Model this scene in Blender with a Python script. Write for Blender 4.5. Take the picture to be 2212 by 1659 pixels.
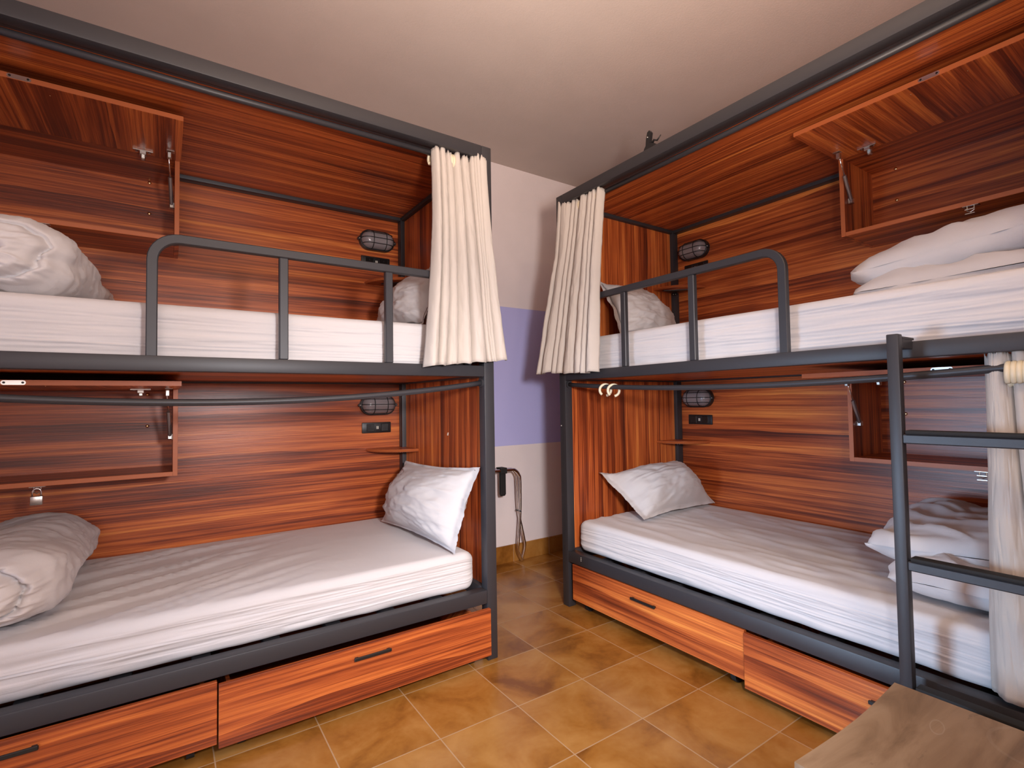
import bpy, bmesh, math, random
from mathutils import Vector, Matrix, noise
PI = math.pi
scene = bpy.context.scene
C = scene.collection
for o in list(bpy.data.objects): bpy.data.objects.remove(o)

# ------------------------------------------------------------------ camera
YAW, PITCH, ROLL, FPX, CAMZ = math.radians(34.1824), math.radians(1.9651), math.radians(-0.8737), 1101.956, 1.12
fw = Vector((math.sin(YAW)*math.cos(PITCH), math.cos(YAW)*math.cos(PITCH), math.sin(PITCH)))
rt = Vector((math.cos(YAW), -math.sin(YAW), 0)); up = rt.cross(fw)
rt2 = rt*math.cos(ROLL)+up*math.sin(ROLL); up2 = -rt*math.sin(ROLL)+up*math.cos(ROLL)
cam = bpy.data.cameras.new('camera'); co = bpy.data.objects.new('camera', cam); C.objects.link(co)
M = Matrix((rt2, up2, -fw)).transposed().to_4x4(); M.translation = (0, 0, CAMZ)
co.matrix_world = M
cam.sensor_width = 36; cam.lens = FPX/2212*36; cam.clip_start = .02
scene.camera = co

# ------------------------------------------------------------------ world, lights, exposure
vs = scene.view_settings
vs.view_transform = 'Standard'; vs.look = 'None'; vs.gamma = 1; vs.use_curve_mapping = False
vs.exposure = 0.0
w = bpy.data.worlds.new('sky'); scene.world = w; w.use_nodes = True
w.node_tree.nodes['Background'].inputs[0].default_value = (.45, .6, 1, 1)
w.node_tree.nodes['Background'].inputs[1].default_value = 1.0

def area(name, loc, direction, sx, sy, power, col, shape='RECTANGLE', spread=180):
    l = bpy.data.lights.new(name, 'AREA'); l.shape = shape; l.size = sx; l.size_y = sy
    l.energy = power; l.color = col; l.spread = math.radians(spread)
    o = bpy.data.objects.new(name, l); C.objects.link(o); o.location = loc
    o.rotation_euler = Vector(direction).to_track_quat('-Z', 'Y').to_euler()
    return o
XWL, XWR, YWF, YWB, ZC = -1.35, 2.92, -1.7, 3.0032, 2.8134
area('flash_light', (.42, -.06, 1.33), (.40, .9, -.35), .2, .2, 8.3, (1, .93, .92), 'DISK', 80)
area('flash_spill_light', (.42, -.06, 1.33), (.12, 1, .05), .2, .2, 12, (.97, .96, 1), 'DISK', 140)
area('ceiling_fill_light', (.30, -.25, 1.42), (.30, .55, 1), .25, .25, 44, (1, .79, .64), 'DISK', 102)  # added uplight to brighten the ceiling, no real source
area('room_fill_light', (-.55, -1.6, 1.60), (.26, 1, 0), 1.9, 1.2, 38, (1, .84, .77))  # broad soft fill added in front of wall_front, no lamp there
area('window_daylight', (XWL+.03, 1.50, .70), (1, -.24, -.20), .50, .8, 14, (.50, .72, 1), 'RECTANGLE', 75)
area('ceiling_lamp_light', (.70, -.70, 2.70), (0, .35, -1), .16, .16, 8, (1, .74, .42), 'DISK')

# ------------------------------------------------------------------ materials
MT = {}
def mat(name, col, rough=.5, metal=0, spec=.5, sheen=0, coat=0):
    m = bpy.data.materials.new(name); m.use_nodes = True
    b = m.node_tree.nodes['Principled BSDF']
    b.inputs['Base Color'].default_value = (*col, 1); b.inputs['Roughness'].default_value = rough
    b.inputs['Metallic'].default_value = metal; b.inputs['Specular IOR Level'].default_value = spec
    b.inputs['Sheen Weight'].default_value = sheen; b.inputs['Coat Weight'].default_value = coat
    MT[name] = m; return m
def nd(m, t, **kw):
    n = m.node_tree.nodes.new(t)
    for k, v in kw.items():
        if k.startswith('i_'): n.inputs[int(k[2:]) if k[2:].isdigit() else k[2:].replace('_', ' ')].default_value = v
        else: setattr(n, k, v)
    return n
def lk(m, a, b): m.node_tree.links.new(a, b)
def coords(m, scale=(1, 1, 1), rot=(0, 0, 0), loc=(0, 0, 0)):
    tc = nd(m, 'ShaderNodeTexCoord'); mp = nd(m, 'ShaderNodeMapping')
    mp.inputs['Scale'].default_value = scale; mp.inputs['Rotation'].default_value = rot; mp.inputs['Location'].default_value = loc
    lk(m, tc.outputs['Object'], mp.inputs[0]); return mp.outputs[0]
def noise_n(m, vec, scale, detail=4, rough=.5, dist=0):
    n = nd(m, 'ShaderNodeTexNoise'); n.inputs['Scale'].default_value = scale; n.inputs['Detail'].default_value = detail
    n.inputs['Roughness'].default_value = rough; n.inputs['Distortion'].default_value = dist
    lk(m, vec, n.inputs['Vector']); return n.outputs['Fac']
def ramp(m, fac, stops):
    r = nd(m, 'ShaderNodeValToRGB'); e = r.color_ramp.elements
    while len(e) < len(stops): e.new(.5)
    for i, (p, c) in enumerate(stops): e[i].position = p; e[i].color = (*c, 1) if len(c) == 3 else c
    lk(m, fac, r.inputs[0]); return r.outputs[0]
def math_n(m, op, a, b=None, v=None):
    n = nd(m, 'ShaderNodeMath'); n.operation = op; lk(m, a, n.inputs[0])
    if b is not None: lk(m, b, n.inputs[1])
    elif v is not None: n.inputs[1].default_value = v
    return n.outputs[0]
def mix(m, fac, a, b, blend='MIX'):
    n = nd(m, 'ShaderNodeMix'); n.data_type = 'RGBA'; n.blend_type = blend
    if isinstance(fac, float): n.inputs[0].default_value = fac
    else: lk(m, fac, n.inputs[0])
    for i, x in ((6, a), (7, b)):
        if isinstance(x, tuple): n.inputs[i].default_value = (*x, 1)
        else: lk(m, x, n.inputs[i])
    return n.outputs[2]
def bump(m, h, strength, dist=.002):
    n = nd(m, 'ShaderNodeBump'); n.inputs['Strength'].default_value = strength; n.inputs['Distance'].default_value = dist
    lk(m, h, n.inputs['Height']); lk(m, n.outputs[0], m.node_tree.nodes['Principled BSDF'].inputs['Normal'])
def base(m, c): lk(m, c, m.node_tree.nodes['Principled BSDF'].inputs['Base Color'])

def wood(name, axis, seed=0., dull=1.0, rough=.34):
    """laminate: boards of different tone, grain along axis (0 x, 1 y, 2 z)"""
    m = mat(name, (.3, .08, .02), rough, spec=.5)
    # put the grain direction on texture x; across on y (sum of the two others)
    tc = nd(m, 'ShaderNodeTexCoord'); sp = nd(m, 'ShaderNodeSeparateXYZ'); lk(m, tc.outputs['Object'], sp.inputs[0])
    oth = [i for i in range(3) if i != axis]
    ad = math_n(m, 'ADD', sp.outputs[oth[0]], sp.outputs[oth[1]])
    cb = nd(m, 'ShaderNodeCombineXYZ'); lk(m, math_n(m, 'ADD', sp.outputs[axis], v=seed*.31+1.45), cb.inputs[0])
    lk(m, math_n(m, 'ADD', ad, v=seed*1.3), cb.inputs[1]); cb.inputs[2].default_value = seed
    v = cb.outputs[0]
    def stretched(sx, sy, scale, detail, dist=0., rg=.5):
        mp = nd(m, 'ShaderNodeMapping'); mp.inputs['Scale'].default_value = (sx, sy, 1); lk(m, v, mp.inputs[0])
        return noise_n(m, mp.outputs[0], scale, detail, rg, dist)
    # wobble of the board lines
    wob = math_n(m, 'MULTIPLY', math_n(m, 'SUBTRACT', stretched(.9, 1.5, 1.6, 2), v=.5), v=.075)
    cy = nd(m, 'ShaderNodeSeparateXYZ'); lk(m, v, cy.inputs[0])
    yy = math_n(m, 'ADD', cy.outputs[1], wob)
    cb2 = nd(m, 'ShaderNodeCombineXYZ'); lk(m, cy.outputs[0], cb2.inputs[0]); lk(m, yy, cb2.inputs[1])
    bt = nd(m, 'ShaderNodeTexBrick'); lk(m, cb2.outputs[0], bt.inputs['Vector'])
    bt.offset = .37; bt.squash = 1
    for k, vv in (('Scale', 1.), ('Mortar Size', 0.), ('Bias', 0.), ('Brick Width', 9.), ('Row Height', .105)): bt.inputs[k].default_value = vv
    bt.inputs['Color1'].default_value = (0, 0, 0, 1); bt.inputs['Color2'].default_value = (1, 1, 1, 1)
    board = bt.outputs['Color']
    # gradient inside each board (bright lower line, darker up)
    fr = math_n(m, 'FRACT', math_n(m, 'DIVIDE', yy, v=.105))
    line = ramp(m, fr, [(0, (1, 1, 1)), (.05, (.75, .75, .75)), (.28, (.32, .32, .32)), (.7, (.12, .12, .12)), (1, (0, 0, 0))])
    streak = stretched(.9, 26, 1, 5, .25, .6)
    broad = stretched(.5, 6.5, 1.2, 3, .4, .55)
    thin = stretched(1.1, 95, 1, 3, .2, .65)
    tone = math_n(m, 'ADD', math_n(m, 'MULTIPLY', board, v=.16), math_n(m, 'MULTIPLY', streak, v=.95))
    tone = math_n(m, 'ADD', tone, math_n(m, 'MULTIPLY', broad, v=.80))
    tone = math_n(m, 'ADD', tone, math_n(m, 'MULTIPLY', thin, v=.95))
    tone = math_n(m, 'ADD', tone, math_n(m, 'MULTIPLY', line, v=.24))
    tone = math_n(m, 'SUBTRACT', tone, v=1.02)
    k = dull*1.17
    col = ramp(m, tone, [(.06, (.075*k, .016*k, .008*k)), (.30, (.20*k, .037*k, .011*k)), (.48, (.40*k, .088*k, .022*k)), (.66, (.58*k, .155*k, .036*k)), (.88, (.78*k, .28*k, .062*k))])
    fine = stretched(6, 260, 1, 3, 0, .6)
    col = mix(m, .28, col, ramp(m, fine, [(.3, (.35, .3, .3)), (.6, (1, 1, 1))]), 'MULTIPLY')
    base(m, col); bump(m, fine, .32, .0012)
    return m
edge_m = mat('orange_edge_band', (.50, .135, .040), .45)
W_X = wood('wood_grain_x', 0, .0); W_Y = wood('wood_grain_y', 1, .6); W_Z = wood('wood_grain_z', 2, 1.7)
steel = mat('charcoal_powder_coat', (.036, .035, .040), .45, spec=.5)
bump(steel, noise_n(steel, coords(steel), 900, 2), .08, .0006)
black = mat('black_plastic', (.012, .012, .013), .4)
rubber = mat('black_rubber', (.012, .012, .012), .75)
chrome = mat('chrome', (.86, .82, .81), .17, 1)
zinc = mat('zinc_metal', (.62, .6, .56), .3, 1)
grey_metal = mat('brushed_grey_metal', (.42, .40, .40), .38, .9)
brass = mat('brass_screw', (.75, .5, .25), .25, 1)
cream_plastic = mat('cream_plastic', (.80, .70, .50), .35)
pale = mat('pale_plastic', (.75, .72, .62), .4)
frost = mat('frosted_grey_glass', (.26, .23, .235), .22, spec=.6)
bump(frost, noise_n(frost, coords(frost), 260, 2), .35, .001)
def cloth(name, col, sc=420, st=.25):
    m = mat(name, col, .85, spec=.25, sheen=.15)
    a = noise_n(m, coords(m), sc, 2); b = noise_n(m, coords(m), 38, 4, .6)
    bump(m, math_n(m, 'ADD', math_n(m, 'MULTIPLY', a, v=.35), b), st, .002)
    return m
sheet = cloth('white_cotton', (.68, .655, .66))
sheet2 = cloth('white_duvet_cotton', (.68, .65, .65), st=.35)
case = cloth('white_pillowcase', (.60, .585, .59))
curt = cloth('cream_canvas', (.60, .545, .49), 600, .2)
# plaster walls with a lilac-blue band
def plaster(name, col, band=True):
    m = mat(name, col, .85, spec=.2)
    n = noise_n(m, coords(m), 5, 3)
    c0 = mix(m, n, tuple(x*.93 for x in col), tuple(min(1, x*1.04) for x in col))
    if band:
        g = nd(m, 'ShaderNodeNewGeometry'); s = nd(m, 'ShaderNodeSeparateXYZ'); lk(m, g.outputs['Position'], s.inputs[0])
        a = math_n(m, 'GREATER_THAN', s.outputs[2], v=.8097); b = math_n(m, 'LESS_THAN', s.outputs[2], v=1.7923)
        c0 = mix(m, math_n(m, 'MULTIPLY', a, b), c0, (.53, .535, .92))
    base(m, c0); bump(m, noise_n(m, coords(m), 120, 5, .65), .35, .002)
    return m
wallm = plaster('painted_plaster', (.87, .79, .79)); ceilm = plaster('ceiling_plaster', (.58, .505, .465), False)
# floor tiles
T = .3146; TX0, TY0 = .1358, .0092
def tiles(name, wall=False):
    m = mat(name, (.3, .13, .03), .16, spec=.5)
    g = nd(m, 'ShaderNodeNewGeometry'); mp = nd(m, 'ShaderNodeMapping'); lk(m, g.outputs['Position'], mp.inputs[0])
    mp.inputs['Location'].default_value = (-TX0, -TY0, 0)
    sp = nd(m, 'ShaderNodeSeparateXYZ'); lk(m, mp.outputs[0], sp.inputs[0])
    def cell(o):
        d = math_n(m, 'DIVIDE', o, v=T); f = math_n(m, 'FRACT', math_n(m, 'ADD', d, v=100.))
        e = math_n(m, 'MINIMUM', f, math_n(m, 'SUBTRACT', f, v=1.)) # placeholder, replaced below
        fl = math_n(m, 'FLOOR', d)
        dist = math_n(m, 'ABSOLUTE', math_n(m, 'SUBTRACT', f, v=.5))
        return dist, fl
    dx, fx = cell(sp.outputs[0]); dy, fy = cell(sp.outputs[1])
    if wall: dm = dx
    else: dm = math_n(m, 'MAXIMUM', dx, dy)
    gr = math_n(m, 'GREATER_THAN', dm, v=.4935)
    cb = nd(m, 'ShaderNodeCombineXYZ'); lk(m, fx, cb.inputs[0]); lk(m, fy, cb.inputs[1])
    wn = nd(m, 'ShaderNodeTexWhiteNoise'); lk(m, cb.outputs[0], wn.inputs['Vector'])
    va = nd(m, 'ShaderNodeVectorMath'); va.operation = 'MULTIPLY_ADD'
    lk(m, wn.outputs['Color'], va.inputs[0]); va.inputs[1].default_value = (9, 9, 9); lk(m, g.outputs['Position'], va.inputs[2])
    cl = noise_n(m, va.outputs[0], 4.2, 4, .55, .6)
    fn = noise_n(m, va.outputs[0], 45, 3, .6)
    t = math_n(m, 'ADD', math_n(m, 'MULTIPLY', cl, v=.9), math_n(m, 'MULTIPLY', fn, v=.12))
    t = math_n(m, 'ADD', t, math_n(m, 'MULTIPLY', wn.outputs['Value'], v=.05))
    c = ramp(m, t, [(.34, (.19, .066, .010)), (.5, (.34, .140, .024)), (.7, (.45, .22, .058))])
    c = mix(m, gr, c, (.43, .27, .14)); base(m, c)
    rr = ramp(m, gr, [(0, (.27, .27, .27)), (1, (.7, .7, .7))]); lk(m, rr, m.node_tree.nodes['Principled BSDF'].inputs['Roughness'])
    bump(m, math_n(m, 'ADD', math_n(m, 'MULTIPLY', fn, v=.05), math_n(m, 'SUBTRACT', gr, v=0.)), -.25, .001)
    return m
tile_m = tiles('floor_tiles'); skirt_m = tiles('skirting_tiles', True)
# stool plywood
def stoolwood():
    m = mat('worn_plywood', (.3, .2, .12), .5)
    v = coords(m, (1.4, 6, 6)); n = noise_n(m, v, 2.2, 6, .6, .8)
    c = ramp(m, n, [(.25, (.13, .080, .046)), (.45, (.25, .160, .092)), (.6, (.32, .215, .130)), (.8, (.38, .26, .165))])
    st = noise_n(m, coords(m, (3, 9, 9), (0, 0, .5)), 1.6, 5, .65, .5)
    c = mix(m, ramp(m, st, [(.28, (1, 1, 1)), (.40, (0, 0, 0))]), c, (.06, .04, .03))
    # two faint pale scratches: an oval outline and a wide arc
    g = nd(m, 'ShaderNodeTexCoord')
    def ring(cx, cy, a, b, wd, rot):
        mp = nd(m, 'ShaderNodeMapping'); mp.vector_type = 'TEXTURE'; mp.inputs['Location'].default_value = (cx, cy, 0)
        mp.inputs['Rotation'].default_value = (0, 0, rot); mp.inputs['Scale'].default_value = (a, b, 1e3); lk(m, g.outputs['Object'], mp.inputs[0])
        l = nd(m, 'ShaderNodeVectorMath'); l.operation = 'LENGTH'; lk(m, mp.outputs[0], l.inputs[0])
        d = math_n(m, 'ABSOLUTE', math_n(m, 'SUBTRACT', l.outputs['Value'], v=1.))
        return math_n(m, 'LESS_THAN', d, v=wd)
    c = mix(m, math_n(m, 'MULTIPLY', ring(.13, .125, .03, .012, .08, .25), v=.28), c, (.5, .42, .33))
    c = mix(m, math_n(m, 'MULTIPLY', ring(.2, -.02, .075, .075, .05, 0), v=.10), c, (.5, .42, .33))
    base(m, c); bump(m, n, .15, .001); return m
ply = stoolwood()

# ------------------------------------------------------------------ mesh helpers
class MB:
    def __init__(s): s.bm = bmesh.new()
    def box(s, a, b, bev=.0015, seg=1):
        a, b = Vector(a), Vector(b)
        lo = Vector(map(min, a, b)); hi = Vector(map(max, a, b))
        r = bmesh.ops.create_cube(s.bm, size=1); vs_ = r['verts']
        for v in vs_: v.co = Vector((lo[i]+(v.co[i]+.5)*(hi[i]-lo[i]) for i in range(3)))
        if bev > 0:
            bev = min(bev, min(hi-lo)*.45)
            es = {e for v in vs_ for e in v.link_edges}
            bmesh.ops.bevel(s.bm, geom=list(es), offset=bev, segments=seg, affect='EDGES', profile=.5)
        return s
    def tube(s, pts, r, n=10, closed=False, caps=True, square=None):
        pts = [Vector(p) for p in pts]; N = len(pts); rings = []; prev = None
        for i, p in enumerate(pts):
            if closed: t = pts[(i+1) % N]-pts[i-1]
            else: t = pts[min(i+1, N-1)]-pts[max(i-1, 0)]
            t.normalize()
            if prev is None:
                a = Vector((0, 0, 1)) if abs(t.z) < .8 else Vector((1, 0, 0))
                u = t.cross(a).normalized()
            else:
                u = prev-t*prev.dot(t)
                u = u.normalized() if u.length > 1e-5 else t.orthogonal().normalized()
            prev = u; v = t.cross(u)
            rr = r[i] if isinstance(r, (list, tuple)) else r
            ring = []
            for k in range(n):
                an = 2*PI*k/n
                ring.append(s.bm.verts.new(p+u*math.cos(an)*rr+v*math.sin(an)*rr))
            rings.append(ring)
        for i in range(N if closed else N-1):
            A, B = rings[i], rings[(i+1) % N]
            for k in range(n): s.bm.faces.new((A[k], A[(k+1) % n], B[(k+1) % n], B[k]))
        if caps and not closed:
            s.bm.faces.new(rings[0][::-1]); s.bm.faces.new(rings[-1])
        return s
    def sweep(s, pts, prof, upv):
        """sweep a rectangular profile (half sizes a along side, b along upv-ish normal) along a planar path; upv = plane normal"""
        pts = [Vector(p) for p in pts]; N = len(pts); upv = Vector(upv).normalized(); rings = []
        a, b = prof; c = min(a, b)*.22
        shape = [(-a+c, -b), (a-c, -b), (a, -b+c), (a, b-c), (a-c, b), (-a+c, b), (-a, b-c), (-a, -b+c)]
        for i, p in enumerate(pts):
            if i == 0: t = (pts[1]-pts[0]).normalized(); sc = 1
            elif i == N-1: t = (pts[-1]-pts[-2]).normalized(); sc = 1
            else:
                t1 = (pts[i]-pts[i-1]).normalized(); t2 = (pts[i+1]-pts[i]).normalized()
                t = (t1+t2).normalized(); sc = 1/max(.3, t.dot(t1))
            side = upv.cross(t).normalized()
            rings.append([s.bm.verts.new(p+side*x*sc+upv*y) for x, y in shape])
        for i in range(N-1):
            A, B = rings[i], rings[i+1]
            for k in range(8): s.bm.faces.new((A[k], A[(k+1) % 8], B[(k+1) % 8], B[k]))
        s.bm.faces.new(rings[0][::-1]); s.bm.faces.new(rings[-1]); return s
    def prism(s, poly, axis, lo, hi, bev=0):
        """poly in the two other axes (in order), extruded along axis"""
        def P(q, t):
            l = [q[0], q[1]]; l.insert(axis, t); return Vector(l)
        A = [s.bm.verts.new(P(q, lo)) for q in poly]; B = [s.bm.verts.new(P(q, hi)) for q in poly]
        n = len(poly); s.bm.faces.new(A[::-1]); s.bm.faces.new(B)
        for k in range(n): s.bm.faces.new((A[k], A[(k+1) % n], B[(k+1) % n], B[k]))
        return s
    def ball(s, c, r, u=12, v=8, sc=(1, 1, 1)):
        q = bmesh.ops.create_uvsphere(s.bm, u_segments=u, v_segments=v, radius=r)
        for x in q['verts']: x.co = Vector((x.co.x*sc[0], x.co.y*sc[1], x.co.z*sc[2]))+Vector(c)
        return s
    def grid(s, f, nu, nv, wrap_u=False):
        """surface f(u,v), u,v in 0..1"""
        R = [[s.bm.verts.new(f(i/(nu if wrap_u else nu-1), j/(nv-1))) for i in range(nu)] for j in range(nv)]
        for j in range(nv-1):
            for i in range(nu if wrap_u else nu-1):
                k = (i+1) % nu
                s.bm.faces.new((R[j][i], R[j][k], R[j+1][k], R[j+1][i]))
        return R
    def build(s, name, m, parent=None, xf=None, smooth=False, loc=None, label=None):
        """xf maps local bed coordinates to the world; the mesh is stored relative to the thing's base"""
        if xf:
            for v in s.bm.verts: v.co = xf(v.co)
        off = Vector((0, 0, 0)); p = parent
        while p is not None: off += p.location; p = p.parent
        if parent is None and loc is not None: off = Vector(loc)
        for v in s.bm.verts: v.co -= off
        bmesh.ops.recalc_face_normals(s.bm, faces=s.bm.faces)
        me = bpy.data.meshes.new(name); s.bm.to_mesh(me); s.bm.free()
        if smooth: me.polygons.foreach_set('use_smooth', [True]*len(me.polygons))
        o = bpy.data.objects.new(name, me); C.objects.link(o); me.materials.append(m)
        if parent is not None: o.parent = parent
        elif loc is not None: o.location = loc
        if label: o['label'] = label
        if smooth == 'auto': me.polygons.foreach_set('use_smooth', [True]*len(me.polygons)); autosm(o)
        return o
def autosm(o, ang=35):
    me = o.data; bm = bmesh.new(); bm.from_mesh(me)
    for e in bm.edges:
        if len(e.link_faces) == 2 and e.calc_face_angle(0) > math.radians(ang): e.smooth = False
    bm.to_mesh(me); bm.free()
def tag(o, label, cat, group=None):
    o['label'] = label; o['category'] = cat
    if group: o['group'] = group
    return o
def thing(name, loc, label, cat, group=None):
    o = bpy.data.objects.new(name, None); C.objects.link(o); o.location = loc; o.empty_display_size = .05
    return tag(o, label, cat, group)
def struct(o): o['kind'] = 'structure'; return o
def cp_tree(src, loc, label=None, parent=None):
    c = src.copy(); C.objects.link(c)
    if parent is None: c.location = loc
    else: c.parent = parent
    if label: c['label'] = label
    for ch in list(src.children): cp_tree(ch, None, None, c)
    return c
def nz(p, sc, oct_=4, seed=0.):
    return noise.fractal(Vector(p)*sc+Vector((seed*7.1, seed*3.3, seed*5.7)), 1.0, 2.1, oct_, noise_basis='PERLIN_ORIGINAL')
def ridged(x):  # sharp fold profile from noise
    return 1-min(1, abs(x)*3.2)

# bed frames: s = distance from the head end, d = depth from the front plane, z up
XL, YL, XR, YR = 1.2120, 1.9256, 1.8195, 2.2087
FL = lambda p: Vector((XL-p[0], YL+p[1], p[2]))
FR = lambda p: Vector((XR+p[1], YR-p[0], p[2]))

# ------------------------------------------------------------------ room shell
def wallbox(name, a, b, m): return struct(MB().box(a, b, 0).build(name, m))
wallbox('floor', (XWL-.1, YWF-.1, -.1), (XWR+.1, YWB+.1, 0), tile_m)
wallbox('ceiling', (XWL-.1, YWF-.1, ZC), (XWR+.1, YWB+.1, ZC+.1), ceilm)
wallbox('wall_back', (XWL-.1, YWB, 0), (XWR+.1, YWB+.1, ZC), wallm)
wallbox('wall_right', (XWR, YWF-.1, 0), (XWR+.1, YWB, ZC), wallm)
wallbox('wall_front', (XWL-.1, YWF-.1, 0), (XWR, YWF, ZC), wallm)
wb = MB(); WY0, WY1, WZ0, WZ1 = 1.15, 1.85, .25, 1.55
for a, b in (((YWF, 0), (WY0, ZC)), ((WY1, 0), (YWB, ZC)), ((WY0, 0), (WY1, WZ0)), ((WY0, WZ1), (WY1, ZC))):
    wb.box((XWL-.1, a[0], a[1]), (XWL, b[0], b[1]), 0)
struct(wb.build('wall_left', wallm))
wf = MB()
for a, b in (((WY0, WZ0), (WY0+.06, WZ1)), ((WY1-.06, WZ0), (WY1, WZ1)), ((WY0, WZ0), (WY1, WZ0+.06)), ((WY0, WZ1-.06), (WY1, WZ1)), (((WY0+WY1)/2-.03, WZ0), ((WY0+WY1)/2+.03, WZ1))):
    wf.box((XWL-.07, a[0], a[1]), (XWL-.02, b[0], b[1]), .003)
win = struct(wf.build('window_1', mat('white_window_paint', (.7, .7, .7), .4)))
g = mat('window_glass', (1, 1, 1), 0); g.node_tree.nodes['Principled BSDF'].inputs['Transmission Weight'].default_value = 1
g.node_tree.nodes['Principled BSDF'].inputs['IOR'].default_value = 1.02
struct(MB().box((XWL-.047, WY0+.05, WZ0+.05), (XWL-.043, WY1-.05, WZ1-.05), 0).build('pane', g, win))
struct(MB().box((XWL, YWB-.012, 0), (XWR, YWB, .119), .002).build('baseboard_back', skirt_m))

# ------------------------------------------------------------------ the two bunk beds
ZT, ZTB, ZU1, ZU0, ZL1, ZL0 = 2.2686, 2.2153, 1.2798, 1.2313, .3027, .2448
LEN, P_, DB = 2.14, .05, 1.0
def bed(side, xf, label):
    along, across = (W_X, W_Y) if side == 'L' else (W_Y, W_X)
    t = thing('bunk_bed', xf((LEN/2, .5, 0)), label, 'bunk bed', None)
    for s0 in (0, LEN-P_):
        for d0 in (0, DB-.05): MB().box((s0, d0, 0), (s0+P_, d0+.05, ZT), .0035, 2).build('post', steel, t, xf, 'auto')
    def rail(name, d0, z0, z1, w=.05, s0=P_, s1=LEN-P_): return MB().box((s0, d0, z0), (s1, d0+w, z1), .0035, 2).build(name, steel, t, xf, 'auto')
    rail('top_rail', 0, ZTB, ZT); rail('top_rail', DB-.05, ZTB, ZT)
    rail('upper_bed_rail', 0, ZU0, ZU1); rail('upper_bed_rail', DB-.05, ZU0, ZU1)
    rail('lower_bed_rail', 0, ZL0, ZL1); rail('lower_bed_rail', DB-.05, ZL0, ZL1)
    for s0 in (0, LEN-P_):
        for z0, z1 in ((ZTB, ZT), (ZU0, ZU1), (ZL0, ZL1)):
            MB().box((s0, .05, z0), (s0+P_, DB-.05, z1), .0035, 2).build('end_rail', steel, t, xf, 'auto')
    # inner ledge seen under the top rail
    MB().box((P_, .05, ZTB+.006), (LEN-P_, .075, ZTB+.018), .001).build('roof_ledge', steel, t, xf)
    MB().box((P_, .05, ZTB+.018), (LEN-P_, DB-.0, ZTB+.036), .001).build('roof_panel', along, t, xf)
    MB().box((P_, .05, ZU0+.008), (LEN-P_, DB-.05, ZU0+.026), .001).build('bunk_deck_panel', along, t, xf)
    MB().box((P_-.02, DB, ZL0), (LEN-.03, DB+.018, ZTB+.036), .001).build('back_panel', along, t, xf)
    for s0 in (.008, LEN-.026):
        MB().box((s0, .05, ZL1), (s0+.018, DB-.05, ZU0), .001).build('end_panel', W_Z, t, xf)
        MB().box((s0, .05, ZU1), (s0+.018, DB-.05, ZTB), .001).build('end_panel', W_Z, t, xf)
    # slats of the lower bunk
    for k in range(9):
        s0 = .22+k*.215
        MB().box((s0, .05, ZL0+.012), (s0+.055, DB-.05, ZL0+.042), .003).build('slat', steel, t, xf)
    # guard rail
    R = .075; zt = 1.657; sA, sB = P_, 1.250
    pts = [(sB, .02, ZU1)]; pts += [(sB, .02, zt-R)]
    for k in range(1, 9):
        a = PI/2*k/8; pts.append((sB-R+R*math.cos(a), .02, zt-R+R*math.sin(a)))
    pts += [(sA, .02, zt)]
    g_ = MB().sweep(pts, (.015, .0125), (0, 1, 0)).build('guard_rail', steel, t, xf, 'auto')
    for s0 in (.125, .480, .868): MB().box((s0-.015, .0075, ZU1), (s0+.015, .0325, zt-.015), .003, 1).build('guard_bar', steel, g_, xf, 'auto')
    # curtain rods, the lower one sags
    MB().tube([(P_, .05, 2.197), (LEN/2, .05, 2.19), (LEN-P_, .05, 2.197)], .0115, 12).build('curtain_rod', steel, t, xf, True)
    sag, zc_, off = (.073, 1.205, .025) if side == 'L' else (.043, 1.209, .025)
    rp = []
    for k in range(33):
        s = P_+(LEN-2*P_)*k/32; q = (s-LEN/2)/(LEN/2-P_)
        rp.append((s, off, zc_-sag*(1-q*q)))
    MB().tube(rp, .0115, 12).build('curtain_rod', steel, t, xf, True)
    MB().tube([(P_, off, zc_), (P_+.008, off, zc_)], .02, 14).build('rod_flange', steel, t, xf, 'auto')
    return t, sag, zc_
bedL, sagL, zcL = bed('L', FL, 'charcoal steel and wood bunk bed standing along the back wall, left of the gap')
bedR, sagR, zcR = bed('R', FR, 'charcoal steel and wood bunk bed on the right, with the ladder hooked on it')
# small marks: pale scrawl on the head panel, two white dots on the rail
sc = MB()
for a, b in (((.398, .968), (.406, .955)), ((.406, .968), (.401, .958)), ((.400, .955), (.412, .953)), ((.409, .964), (.412, .955))):
    sc.tube([(.0265, a[0], a[1]), (.0265, b[0], b[1])], .0012, 5)
sc.build('pale_scrawl', pale, bedL, FL)
dm = MB()
for z in (.288, .280, .272): dm.box((.150, -.0006, z), (.156, .0004, z+.003), 0)
dm.build('paint_mark', pale, bedR, FR)
MB().ball((.012, -.0005, .982), .003, 8, 6).build('screw_head', pale, bedR, FR)

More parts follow.
